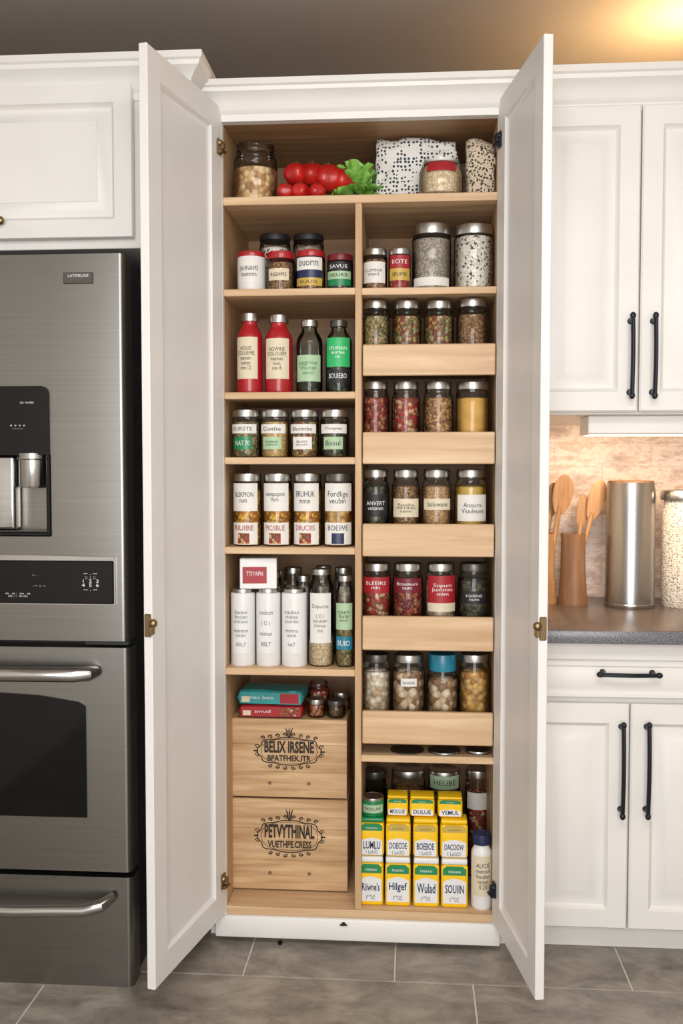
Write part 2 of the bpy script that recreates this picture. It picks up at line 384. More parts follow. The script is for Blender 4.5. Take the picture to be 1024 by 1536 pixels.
# ---------------------------------------------------------------- other cabinets
RAISE=[(0,.004),(.004,0),(.050,0),(.053,.006),(.060,.011),(.072,.011),(.094,.002),(.097,.001)]
def vpull(x,z0,z1,y,parent,off):
    m=MB(); h=z1-z0; pts=[]
    for i in range(15):
        t=i/14; pts.append((x,y-.026-.008*math.sin(math.pi*t),z0+h*t))
    m.tube(pts,[.0055 if 0<i<14 else .004 for i in range(15)],10)
    for zz in (z0+.018,z1-.018): m.tube([(x,y+.001,zz),(x,y-.008,zz),(x,y-.030,zz)],[.009,.005,.005],10)
    for zz in (z0+.008,z1-.008): m.ball((x,y-.027,zz),.0075,.0075,.009,seg=10)
    m.build('handle','pull',parent,off)
zub=zp(621,930,-.02); zut=zp(148,930,-.02); xs=xp(960,400,-.02)
Lw=(.6,.3,zub)
wc=thing('wall_cabinet','white two-door wall cabinet with long black pulls above the counter','cabinet',Lw)
MB().box(.266,.93,0,.605,zub,zut+.04).build('body','white',wc,Lw)
MB().sweep([(.27,0),(.95,0)],[(0,-1),(0,-1)],[(a,b+zp(95,900,-.055)-.098) for a,b in CR]).build('crown_molding','white',wc,Lw)
for a,b,px in ((.285,xs-.002,946),(xs+.002,.92,980)):
    d=MB().panel(a,zub+.006,b-a,zut-zub-.02,-.021,.02,RAISE).build('door','white',wc,Lw)
    vpull(xp(px,530,-.03),zp(598,px,-.05),zp(468,px,-.05),-.021,d,Lw)
ux0,ux1=xp(882,640,.03),xp(1060,640,.03)
ul=thing('under_cabinet_light','white strip light fixed under the right wall cabinet','light',((ux0+ux1)/2,.1,zub-.03))
MB().box(ux0,ux1,.03,.16,zp(651,930,.03),zub-.0005,.003).build('housing','white',ul,ul.location)
zh=zp(651,930,.03)
MB().box(ux0+.01,ux1-.01,.06,.15,zh-.002,zh,.0005).build('diffuser','glow',ul,ul.location)
zdb=zp(1394,930,-.02); xs2=xp(943,1200,-.02); zc0=zp(966,930,-.04)
Lb=(.6,.3,0)
bc=thing('base_cabinet','white base cabinet with one wide drawer over two raised panel doors','cabinet',Lb)
MB().box(.266,.93,0,.605,zdb-.012,zc0-.001).build('body','white',bc,Lb)
MB().box(.266,.93,.05,.07,0,zdb-.01).build('toe_kick','white',bc,Lb)
zd1,zd2=zp(992,930,-.02),zp(1048,930,-.02)
d=MB().panel(.285,zd2,.92-.285,zd1-zd2,-.021,.02,[(0,.004),(.004,0),(.012,0),(.016,.003),(.02,.003),(.026,0)]).build('drawer','white',bc,Lb)
m=MB(); xa,xb=xp(897,1012,-.05),xp(992,1012,-.05); zz=zp(1013,945,-.05)
m.tube([(xa+(xb-xa)*i/12,-.047-.008*math.sin(math.pi*i/12),zz) for i in range(13)],.0055,10)
for q in (xa+.016,xb-.016): m.tube([(q,-.020,zz),(q,-.03,zz),(q,-.05,zz)],[.009,.005,.005],10)
for q in (xa+.005,xb-.005): m.ball((q,-.048,zz),.009,.0075,.0075,seg=10)
m.build('handle','pull',d,Lb)
for a,b,px in ((.285,xs2-.002,932),(xs2+.002,.92,970)):
    d=MB().panel(a,zdb,b-a,zp(1056,930,-.02)-zdb,-.021,.02,RAISE).build('door','white',bc,Lb)
    vpull(xp(px,1160,-.03),zp(1230,px,-.05),zp(1084,px,-.05),-.021,d,Lb)
m=MB(); m.box(.266,.945,-.040,.605,zc0,ZC,.003,2,mi=0); m.box(.266,.945,-.046,-.0402,zc0,ZC-.0012,.002,2,mi=1)
tag(m.build('countertop',['counter','counter_edge']),'dark grey stone countertop with speckled edge on the right base cabinet','countertop')
YF2=-.12; zfb=zp(374,100,YF2)
Lf=(-1.1,.2,zfb)
fc=thing('wall_cabinet','white raised panel cabinet mounted above the steel refrigerator','cabinet',Lf)
zft=zp(132,100,YF2); XF=-.562
MB().box(-1.6,XF,YF2,.605,zfb,zft+.05).build('body','white',fc,Lf)
zfc=zp(80,100,YF2-.055)
MB().sweep([(-1.6,YF2),(XF,YF2),(XF,.6)],[(0,-1),(1,-1),(1,0)],[(a,b+zfc-.098) for a,b in CR]).build('crown_molding','white',fc,Lf)
xfd=xp(199,250,YF2-.02)
for a,b in ((-1.58,xfd-.45),(xfd-.445,xfd)):
    d=MB().panel(a,zp(358,100,YF2-.02),b-a,zft-zp(358,100,YF2-.02),YF2-.024,.023,[(0,.006),(.003,.001),(.006,0),(.046,0),(.048,.006),(.055,.014),(.062,.015),(.088,.003),(.090,.0005)]).build('door','white',fc,Lf)
    kx=xp(2,330,YF2-.03) if b==xfd else b-.03
    m=MB(); kz=zp(332,5,YF2-.03); m.ball((kx,YF2-.038,kz),.011,.009,.011); m.tube([(kx,YF2-.02,kz),(kx,YF2-.036,kz)],.005); m.build('knob','brass',d,Lf)

# ---------------------------------------------------------------- refrigerator
YF=-.24
def fx(px,py=760): return xp(px,py,YF)
def fz(py): return zp(py,100,YF)
XR_=fx(189,700); XLf=-1.58
Lr=(-1.13,.15,0)
fr=thing('refrigerator','stainless steel refrigerator with water dispenser and black control strip','refrigerator',Lr)
def fp(name,mb,mat,parent=fr): return mb.build(name,mat,parent,Lr)
ztop,zbot=fz(381),fz(1484)
fp('body',MB().box(XLf+.005,XR_-.006,YF+.062,.55,zbot+.0,ztop-.004,.004),'dark')
def rc(x0,x1,y0,y1,r=.014):
    P=[(x0,y1),(x0,y0)]
    for i in range(7): a=rad(-90+15*i); P.append((x1-r+r*math.cos(a),y0+r+r*math.sin(a)))
    return P+[(x1,y1)]
zA,zB_=fz(961),ztop
dx0,dx1=fx(-60,690),fx(72,690); dz0,dz1=fz(800),fz(584)
m=MB(); m.prism(rc(dx1,XR_,YF,YF+.06),zA,zB_); m.prism([(XLf,YF+.06),(XLf,YF),(dx0,YF),(dx0,YF+.06)],zA,zB_)
m.prism([(dx0,YF+.06),(dx0,YF),(dx1,YF),(dx1,YF+.06)],dz1,zB_); m.prism([(dx0,YF+.06),(dx0,YF),(dx1,YF),(dx1,YF+.06)],zA,dz0)
dr=fp('door',m,'steel')
zm=fz(682); e=.008
m=MB(); m.box(dx0-e,dx0+.004,YF-.006,YF+.01,dz0-e,zm+.002,.003); m.box(dx1-.004,dx1+e,YF-.006,YF+.01,dz0-e,zm+.002,.003); m.box(dx0,dx1,YF-.006,YF+.01,dz0-e,dz0+.004,.003)
P=[(dx0-e,zm),(dx1+e,zm)]; R9=.022
for i in range(7): a=rad(15*i); P.append((dx1+e-R9+R9*math.cos(a),dz1+e-R9+R9*math.sin(a)))
for i in range(7): a=rad(90+15*i); P.append((dx0-e+R9+R9*math.cos(a),dz1+e-R9+R9*math.sin(a)))
m.prism(P,YF-.006,YF+.0,'y'); m.box(dx0+.001,dx1-.001,YF+.0002,YF+.05,zm,zm+.01,0)
m.lathe([(0,zm-.012),(.034,zm-.012),(.04,zm),(0,zm)],20,((fx(22,700)+fx(66,700))/2,YF+.03,0))
dp=fp('dispenser',m,'black',dr)
m=MB(); m.box(dx0,dx1,YF+.05,YF+.056,dz0,zm,0); m.box(dx0-.0,dx0+.003,YF,YF+.055,dz0,zm,0); m.box(dx1-.003,dx1,YF,YF+.055,dz0,zm,0); m.box(dx0,dx1,YF+.001,YF+.055,dz0,dz0+.006,.001)
fp('dispenser_cavity',m,'steel',dr)
fp('ice_chute',MB().box(fx(-50,700),fx(19,700),YF+.008,YF+.05,dz0+.007,zm-.001,.008,3),'chrome',dr)
cx=(fx(22,700)+fx(66,700))/2; cr=(fx(66,700)-fx(22,700))/2
fp('nozzle',MB().lathe([(0,fz(732)),(cr*.85,fz(732)),(cr*.95,fz(728)),(cr*.95,fz(690)),(cr*1.05,fz(688)),(cr*1.05,fz(680)),(0,fz(680))],24,(cx,YF+.024,0)),'chrome',dr)
lettering('ICE  WATER',.034,.0045,fz(604),'wink',dr,y=YF-.0068,xc=fx(42,604),off=Lr)
lettering('o  o  o  o\n- - - - -',.036,.010,fz(640),'wink',dr,y=YF-.0068,xc=fx(28,640),off=Lr)
m=MB(); m.box(fx(95,417),fx(140,417),YF-.003,YF,fz(426),fz(409),.002); bd=fp('badge',m,'liddk',dr)
lettering('LATIMELINE',.05,.007,fz(414),'wink',dr,y=YF-.0036,xc=fx(118,417),off=Lr)
m=MB(); poly=[]; x0,x1=fx(-150,870),fx(174,870)
for i in range(13): t=i/12; poly.append((x0+(x1-x0)*t,fz(835)+.004*math.sin(math.pi*min(1,t*1.02))))
poly=[(x0,fz(906))]+poly+[(x1+.0005,fz(906))]
m.prism(poly,YF-.010,YF-.0,'y'); fp('control_bezel',m,'chrome',dr)
cp=fp('control_panel',MB().box(fx(-150,870),fx(173,870),YF-.0125,YF-.006,fz(905),fz(840),.003),'black',dr)
lettering('. --  ::  --',.03,.004,fz(878),'wink',dr,y=YF-.0132,xc=fx(62,880),off=Lr)
lettering('I : . .',.012,.004,fz(862),'wink',dr,y=YF-.0132,xc=fx(56,862),off=Lr)
lettering('m . w :  nu . m\nmi : :  m nu',.06,.010,fz(892),'wink',dr,y=YF-.0132,xc=fx(30,880),off=Lr)
lettering('-- . --\n:: : ::\n1  2  3\n4  5  6\n-- . --',.042,.042,fz(872),'wink',dr,y=YF-.0132,xc=fx(138,872),off=Lr)
m=MB(); m.prism(rc(XLf,XR_+.003,YF,YF+.06),fz(1306),fz(971)); dm=fp('freezer_drawer',m,'steel')
m=MB(); wp=[(fx(-200,1130),fz(1225)),(fx(130,1130),fz(1225)),(fx(130,1130),fz(1058)),(fx(120,1130),fz(1052)),(fx(60,1130),fz(1043)),(fx(-40,1130),fz(1038)),(fx(-200,1130),fz(1040))]
m.prism(wp,YF-.004,YF+.002,'y'); fp('window',m,'black',dm)
m=MB(); xe=fx(150,1005); hz=fz(1006)
m.tube([(-1.45,YF-.05,hz),(-1.2,YF-.052,hz),(-.95,YF-.05,hz),(xe-.05,YF-.045,hz),(xe-.02,YF-.03,hz),(xe-.008,YF-.005,hz)],[.018,.018,.018,.018,.018,.014],14); fp('handle',m,'chrome',dm)
m=MB(); m.prism(rc(XLf,XR_+.005,YF,YF+.06),fz(1483),fz(1314)); dm=fp('freezer_drawer',m,'steel')
m=MB(); xe=fx(176,1345); hz=fz(1354)
m.tube([(-1.45,YF-.05,hz),(-1.2,YF-.05,hz),(-.95,YF-.05,hz-.002),(xe-.07,YF-.045,hz+.003),(xe-.03,YF-.036,hz+.012),(xe-.008,YF-.005,hz+.022)],[.014,.014,.014,.014,.015,.011],14); fp('handle',m,'chrome',dm)
m=MB(); m.box(fx(120),fx(188),YF+.02,YF+.06,fz(966)-.006,fz(966)+.006,.002); fp('door_hinge',m,'dark')
for xx in (XR_-.06,XLf+.05): fp('foot',MB().box(xx-.0,xx+.055,YF+.005,YF+.08,0,zbot+.002,.006),'dark')

# ---------------------------------------------------------------- containers
def container(label,x0,x1,ytop,zb,lid='lid',lidpx=11,fill=None,fillpy=None,body='glass',labs=(),kind='jar',Y=.07,name='glass_jar',cat='jar',group=None,lidr=None,rot=None):
    pm=(x0+x1)/2; r=(PY(x1,ytop+30,Y).x-PY(x0,ytop+30,Y).x)/2-.0006; xc=PY(pm,ytop+30,Y).x
    zt=PY(pm,ytop,Y-r if ytop<702 else Y+r*.3).z; h=zt-zb; lh=lidpx*.00172
    if rot is None: rot=-math.atan2(-xc,Y+2.5)*.6+random.uniform(-.08,.08)
    t=thing(name,label,cat,(xc,Y,zb),rot,group)
    hb=h-lh+.003
    if kind=='jar': P=[(0,0),(r*.86,0),(r*.97,.003),(r,.009),(r,hb*.80),(r*.97,hb*.86),(r*.88,hb*.93),(r*.85,hb*.96),(r*.85,hb)]; lr=lidr or .9
    elif kind=='wide': P=[(0,0),(r*.88,0),(r*.97,.003),(r,.008),(r,hb*.9),(r*.95,hb*.96),(r*.92,hb)]; lr=lidr or .98
    elif kind=='bottle': P=[(0,0),(r*.88,0),(r*.97,.003),(r,.009),(r,hb*.74),(r*.96,hb*.79),(r*.80,hb*.86),(r*.62,hb*.91),(r*.56,hb*.94),(r*.56,hb)]; lr=lidr or .66
    elif kind=='tall': P=[(0,0),(r*.88,0),(r*.97,.003),(r,.009),(r,hb*.84),(r*.95,hb*.88),(r*.78,hb*.93),(r*.72,hb*.96),(r*.72,hb)]; lr=lidr or .8
    elif kind=='square': P=[(0,0),(r*.95,0),(r,.003),(r,hb-.006),(r*.98,hb-.002),(r*.90,hb)]; lr=lidr or .86
    else: P=[(0,0),(r*.95,0),(r,.003),(r,hb-.003),(r*.97,hb)]; lr=lidr or 1.0
    MB().lathe(P,36).build('jar_body' if body in('glass','gglass','dglass') else 'body',body,t)
    if fill:
        fzz=(PY(pm,fillpy,Y-r).z-zb) if fillpy else hb*.84
        q=r*.965; C=[(0,.003),(q*.9,.003),(q,.010)]
        tops=[p for p in P if .010<p[1]<fzz-.001]
        C+=[(min(q,p[0]*.965),p[1]) for p in tops]
        rt=q
        for (ra,za),(rb,zb2) in zip(P,P[1:]):
            if za<=fzz<=zb2 and zb2>za: rt=(ra+(rb-ra)*(fzz-za)/(zb2-za))*.965
        C+=[(rt,fzz),(rt*.6,fzz+.003),(0,fzz+.004)]
        MB().lathe(C,30).build('contents',fill,t)
    if lid:
        l=r*lr
        if lid=='glass': MB().lathe([(l,h-lh),(l*1.02,h-lh+.003),(l,h-lh+.006),(l,h-.004),(l*.9,h),(0,h)],40).build('lid',lid,t)
        else: MB().lathe([(0,h-lh),(l*.985,h-lh),(l,h-lh+.002),(l,h-.0035),(l*.97,h-.001),(l*.88,h),(l*.84,h-.0012),(0,h-.0012)],48,knurl=(2,3)).build('lid',lid,t)
    for q in labs:
        p0,p1,lm,txt=q[:4]; im=q[4] if len(q)>4 else 'ink'; fr_=q[5] if len(q)>5 else .5; half=q[6] if len(q)>6 else 1.05
        za=PY(pm,p0,Y-r).z-zb; zb_=PY(pm,p1,Y-r).z-zb
        lb=MB().patch(r+.0006+(.0004 if len(q)>7 else 0),zb_,za,half).build('paper_label',lm,t)
        if txt: lettering(txt,min(1.45,2*half*.75)*r,(za-zb_)*fr_*.8,(za+zb_)/2,im,lb,r=r+.0014)
    return t,r,h
YT=.10
container('large clear glass jar half full of shell pasta on top shelf',350,416,207,z1,'glass',14,'shell',248,Y=YT,group=None,lidr=.86)
tom=[(428,281,16),(445,262,20),(468,263,21),(450,285,16),(475,284,15),(492,269,25),(514,272,21)]
tl=['small tomato leftmost beside the pasta jar','tomato at the top left of the pile','plump round tomato at the top centre of the pile','small low tomato second from the left in the front of the pile','small low tomato in the front below the top centre one','largest tomato in the pile, right of centre','big tomato beside the green lettuce']
for i_,((px,py,rr),lb) in enumerate(zip(tom,tl)):
    low=py>278; Yt=.045 if low else .12
    p=PY(px,py,Yt); r=rr*.00150 if low else rr*.00172
    zc=z1+r*.93 if low else max(PY(px,py,Yt).z,z1+r*.93)
    t=thing('tomato','red '+lb,'tomato',(p.x,Yt,zc-r*.93),random.uniform(0,6),'tomatoes piled on the top shelf')
    def lob(q): a=math.atan2(q.y,q.x); k=1+.09*math.cos((4+i_%2)*a+i_)*(1-q.z*q.z)+.05*noise.noise(q*1.5+Vector((i_,0,0))); return Vector((q.x*k,q.y*k,q.z*(1-.14*math.exp(-8*(q.x**2+q.y**2)))))
    MB().ball((0,0,r*.93),r,r,r*.93,fn=lob,seg=32).build('flesh','tomato',t)
    m=MB()
    for k in range(5): a=k*1.257; m.tube([(0,0,r*1.7),(r*.25*math.cos(a),r*.25*math.sin(a),r*1.78),(r*.5*math.cos(a),r*.5*math.sin(a),r*1.66)],[r*.07,r*.08,r*.02],6,.4)
    m.tube([(0,0,r*1.6),(0,0,r*1.95)],r*.06,6); m.build('stem','stem',t)
p=PY(534,262,.15)
lt=thing('lettuce','green leafy lettuce bunch between the tomatoes and polka dot pouch','lettuce',(p.x,.15,z1))
m=MB()
for i in range(64):
    a=random.uniform(0,6.28); el=random.uniform(-.1,1.45); L=random.uniform(.045,.07); wd=random.uniform(.020,.030)
    D=Vector((math.cos(a)*math.cos(el),math.sin(a)*math.cos(el),math.sin(el)))
    O=Vector((D.x*.026,D.y*.030-.005,.022+max(0,D.z)*.040))
    S=D.cross(Vector((random.uniform(-.5,.5),random.uniform(-.5,.5),1))).normalized(); U=S.cross(D).normalized()
    t=bmesh.new(); g=[]
    for u in range(9):
        s_=u/8; w=wd*math.sin(math.pi*(.12+.84*s_))**.7; row_=[]
        for v in range(9):
            q=(v-4)/4; pt=O+D*L*s_+S*q*w+U*(.016*s_*s_*-1+.010*q*q-.004*math.exp(-q*q*30)+.0028*math.sin(12*s_+9*q+i)*abs(q)); pt.z=min(max(pt.z,.001),.128)
            row_.append(t.verts.new(pt))
        g.append(row_)
    for u in range(8):
        for v in range(8): t.faces.new((g[u][v],g[u+1][v],g[u+1][v+1],g[u][v+1]))
    m.merge(t)
m.build('leaves','leaf',lt,ang=80)
MB().lathe([(0,0),(.018,0),(.02,.008),(.012,.025),(0,.03)],16).build('stalk','palegreen',lt)
def pouch(name,label,cat,x0,x1,ytop,zb,Y,d,mat,seed=0,tilt=0,group=None,boxy=False):
    pm=(x0+x1)/2; xc=xp(pm,ytop+30,Y); w=(xp(x1,ytop+30,Y)-xp(x0,ytop+30,Y))/2; h=zp(ytop,pm,Y)-zb
    t=thing(name,label,cat,(xc,Y,zb),random.uniform(-.08,.08),group); bm=bmesh.new(); n=72; rings=[]
    for i in range(29):
        s=i/28; dd=(d*(max(0.0,1-s**5))**.5+.004) if boxy else (d*(max(0.0,1-s**1.6))**.7+.0015); bul=1+.03*math.sin(math.pi*s)
        ww=w*.97*bul*(1 if i>1 else .96)*(1-.03*s)
        ring=[]
        for k in range(n):
            a=2*math.pi*k/n; ca,sa=math.cos(a),math.sin(a); e=.5 if boxy else .8
            x=ww*math.copysign(abs(ca)**(.5 if boxy else .7),ca); y=dd*math.copysign(abs(sa)**e,sa)
            f=noise.noise(Vector((x*22+seed,sa*1.3,s*3.2)))*.016+noise.noise(Vector((x*60+seed,sa*2,s*9)))*.006
            f*=min(1,s*5)*(.35+.65*math.sin(math.pi*min(1,s*.98)))
            xx=x+noise.noise(Vector((seed,sa,s*5+ca)))*.008*s
            z=h*s+(.010*noise.noise(Vector((x*24+seed*3,0,0)))-.006*abs(x/w)**2+.002)*s**4
            if boxy: z-=.012*max(0,x/w)*s**3
            ring.append(bm.verts.new((xx+tilt*s*h,y-(f if sa<0 else -f*.4)*(1)+.010*math.sin(s*3+seed)*s,max(0,z))))
        rings.append(ring)
    for a,b in zip(rings,rings[1:]):
        for k in range(n): bm.faces.new((a[k],a[(k+1)%n],b[(k+1)%n],b[k]))
    bm.faces.new(rings[0][::-1]); bm.faces.new(rings[-1]); m=MB(); m.merge(bm); m.build('bag',mat,t,ang=50)
    return t,xc,w,h
pouch('cloth_pouch','wide white package with dark polka dots standing on the top shelf','package',562,687,210,z1,.165,.040,'dots',1,.0,boxy=True)
pouch('cloth_pouch','tan pouch with black speckles at the right end of the top shelf','pouch',697,741,211,z1,.09,.034,'leopard',9,boxy=True)
Yb=.065; r=(xp(695,260,Yb)-xp(628,260,Yb))/2; xc=xp(661,260,Yb); h=zp(232,661,Yb-r)-z1
t=thing('glass_jar','rounded pale glass jar with a red top label before the dotted package','jar',(xc,Yb,z1))
MB().lathe([(0,0),(r*.8,0),(r*.95,h*.08),(r,h*.3),(r*.99,h*.66),(r*.88,h*.84),(r*.82,h*.92),(r*.86,h)],36).build('jar_body','glass',t)
MB().lathe([(0,.003),(r*.76,.003),(r*.90,h*.09),(r*.95,h*.3),(r*.94,h*.64),(r*.85,h*.80),(0,h*.85)],32).build('contents','palegrain',t)
MB().lathe([(0,h*.90),(r*.78,h*.90),(r*.80,h*.93),(r*.78,h*.99),(0,h*.995)],32).build('lid','paper',t)
m=MB()
Q=[(r*.86,h*.86),(r*.93,h*.78),(r*.995,h*.66),(r*1.005,h*.60)]
bm_=bmesh.new(); L=[]
for rr,zz in Q: L.append([bm_.verts.new(((rr+.001)*math.sin(a_*.1),-(rr+.001)*math.cos(a_*.1),zz)) for a_ in range(-7,8)])
for a_,b_ in zip(L,L[1:]):
    for k in range(14): bm_.faces.new((a_[k],a_[k+1],b_[k+1],b_[k]))
m.merge(bm_); m.build('paper_label','redl',t)
g='jars and tins on the second shelf, left side'
zb=LS['b']
container('white tin with red lid at the left end of its shelf',356,398,375,zb,'red',9,None,None,'whitep',[(388,424,'paper','JAHNAMS\nmummm','ink',.55)],'can',name='tin',cat='tin',group=g)
container('red-lidded jar of brown spice, second from the white tin',400,442,375,zb,'red',11,'brown',None,labs=[(402,420,'cream','RIGHMS','brownink',.4,.8)],kind='wide',group=g)
container('red-lidded jar with a mustard and navy label above cream band',444,488,373,zb,'red',10,'brown',None,labs=[(385,404,'paper','ouorm'),(404,416,'navy',''),(416,428,'gold','RUUG','ink',.5)],kind='wide',group=g)
container('maroon-lidded jar with teal and green label at the right end',490,530,379,zb,'maroon',10,'darkg',None,labs=[(392,406,'blackl','SAVUE','wink'),(406,418,'palegreen','HEURB'),(418,428,'green','')],kind='wide',group=g)
container('dark-lidded jar in the back row, left one behind red lids',389,436,348,zb,'blackl',10,'speck',None,kind='wide',Y=.17,group=g)
container('dark-lidded jar in the back row, right one behind red lids',439,486,348,zb,'blackl',10,'greyseed',None,kind='wide',Y=.17,group=g)
g='jars on the second shelf, right side'
container('small silver-lidded jar with white label beside the divider',544,581,371,zr2,'lid',10,'brown',None,labs=[(392,424,'paper','LUMNA\nmeml','ink',.4)],kind='wide',group=g)
container('small jar with red and orange printed label',582,616,371,zr2,'lid',9,'chili2',None,labs=[(382,402,'redl','IIOTE','wink',.4),(402,420,'gold','SPUMIE','ink',.4)],kind='wide',group=g)
container('large silver-lidded jar of grey seeds with low white label',617,677,332,zr2,'lid',16,'greyseed',356,labs=[(415,428,'paper','')],kind='wide',Y=.10,group=g)
container('large silver-lidded jar of black and white speckled beans',680,741,333,zr2,'lid',15,'speck',352,kind='wide',Y=.10,group=g)
zb=LS['c']; g='bottles on the third shelf, left side'
container('red bottle with silver cap and cream label, leftmost',355,394,468,zb,'lid',12,None,None,'red',[(505,568,'cream','HOUIS\nCOLUEMIE\nnemum\nmimm\nmm 12','ink',.7,.95)],'bottle',name='bottle',cat='bottle',group=g,lidr=.7)
container('red bottle with silver cap and cream label, second from left',397,439,470,zb,'lid',12,None,None,'red',[(507,568,'cream','HOWINE\nCOLOUEM\nmemun\nrnun\nmin 8','ink',.7,.95)],'bottle',name='bottle',cat='bottle',group=g,lidr=.7)
container('clear grey-green glass bottle with pale green label',444,484,478,zb,'lid',10,'darkg',562,'gglass',[(532,572,'palegreen','pagmus\nthume\nmmi','green',.6)],'bottle',name='bottle',cat='bottle',group=g)
container('dark bottle with bright green label and black text band',488,528,478,zb,'liddk',10,'darkg',552,'gglass',[(506,550,'greenl','SPUMAN\nmuriee\nnn','wink',.5),(553,574,'blackl','BOUIEBO','wink',.5)],'bottle',name='bottle',cat='bottle',group=g)
zb=LS['d']; g='silver-lidded herb jars on the fourth shelf, left side'
for i,(a,b,f,lb,tx) in enumerate([(348,391,'herb','dark green printed label','FURSTE'),(391,434,'pasta','pale green label','Cotlie'),(435,479,'herb2','black and white label','Blonmbe'),(480,524,'darkg','small pale green label','Thoyne')]):
    container(f'silver-lidded herb jar with {lb}, '+['leftmost','second from left','third from left','rightmost'][i],a,b,614,zb,'lid',11,f,None,labs=[(636,650,'paper',tx),(655,674,['green','palegreen','paper','palegreen'][i],['NAT 70','Hulerb\nmimm','BUIO\nmuum','Bosul'][i],'wink' if i==0 else 'ink',.5,.7)],kind='wide',group=g)
zb=LS['e']; g='tall jars with two labels on the fifth shelf'
for i,(a,b,tx,t2) in enumerate([(350,393,'SILEKPION\nnum','RIUIBE'),(395,438,'nomepopom\nHum','PICIIBLE'),(440,483,'BRUHUK\nmmin','DRUCIIIS'),(485,530,'Fordlige\nveubin','BOEIIVE')]):
    container(['tall jar labelled in capitals over golden corn, leftmost of four','tall jar with lowercase label over golden corn, second of four','tall jar with short capital label over golden corn, third of four','tall jar with navy lower label, rightmost of four'][i],a,b,710,zb,'lid' if i<3 else 'liddk',12,'gold_' if i<3 else 'cashew',None,labs=[(725,767,'paper',tx,'ink',.55),(784,800,'paper',t2,'redl' if i<3 else 'navy',.6),(800,817,'paper','',"ink"),(800,816,'chili2' if i<3 else 'navy','',"ink",.5,.42,1)],kind='wide',group=g)
zb=LS['f']; g='white bottles on the sixth shelf'
hh=[]
for i,(a,b,tx) in enumerate([(346,383,'ilaumo\nAncian\nmviuos\n\nmimnm\nmnm\n\n00L7'),(384,421,'coebum\n\n( O )\n\nmimun\n\nRBLT'),(422,461,'maubeo\nniobes\nsoomin\n\nmimnu\nmnm\n\nlut7')]):
    o=container(['plain white bottle with small print, leftmost','plain white bottle with round emblem, middle one','plain white bottle with small print, beside the clear tall jar'][i],a,b,881,zb,'lid',8,None,None,'whitep',[(905,980,'whitep',tx,'greyink',.9,.8)],'square',name='bottle',cat='bottle',group=g,lidr=.88,Y=.065); hh.append(o)
container('tall clear jar with white label over pasta',462,501,852,zb,'lid',9,'palegrain',962,'glass',[(890,965,'paper','Dopuume\n\n( O )\nnooslam\nmimun\nmn','greyink',.7,.9)],'tall',group=None,lidr=.76)
container('tall narrow jar of dark olives with teal label at shelf end',503,531,862,zb,'lid',9,'herb',940,'glass',[(905,945,'palegreen','mum\nSuly\nmn','ink'),(955,975,'teal','BUIO','wink')],'tall',lidr=.8,Y=.06)
for lb,a,b,yt,yy in (('silver-capped glass jar in the back row at left behind the white bottles',396,424,856,.17),('silver-capped glass jar in the back row behind the second and third white bottles',424,455,850,.22),('low silver-capped glass jar in front of the back row above the third white bottle',442,468,862,.155),('silver-capped glass jar in back row behind the tall pasta jar',472,498,848,.22),('silver-capped glass jar in back row behind the narrow olive jar',500,530,850,.22)):
    container(lb,a,b,yt,zb,'lid',10,'white_bean' if yy>.2 else 'greyseed',880,'glass',kind='jar',Y=yy,group='back row jars on the sixth shelf',lidr=.88)
zt=zb+max(hh[0][2],hh[1][2])
xa,xb=xp(357,860,.03),xp(412,860,.03)
t=thing('small_box','small white box with red label lying on two white bottles','box',((xa+xb)/2,.07,zt+.0005),.12)
w=(xb-xa)/2; h=zp(838,385,.03)-zt
MB().box(-w,w,-.035,.045,0,h,.002).build('carton','whitep',t)
l=MB().box(-w*.85,w*.45,-.0365,-.0352,h*.18,h*.72,0).build('paper_label','redl',t); lettering('TTIYAPN',w*.9,h*.14,h*.5,'wink',l,y=-.037,xc=-w*.2)
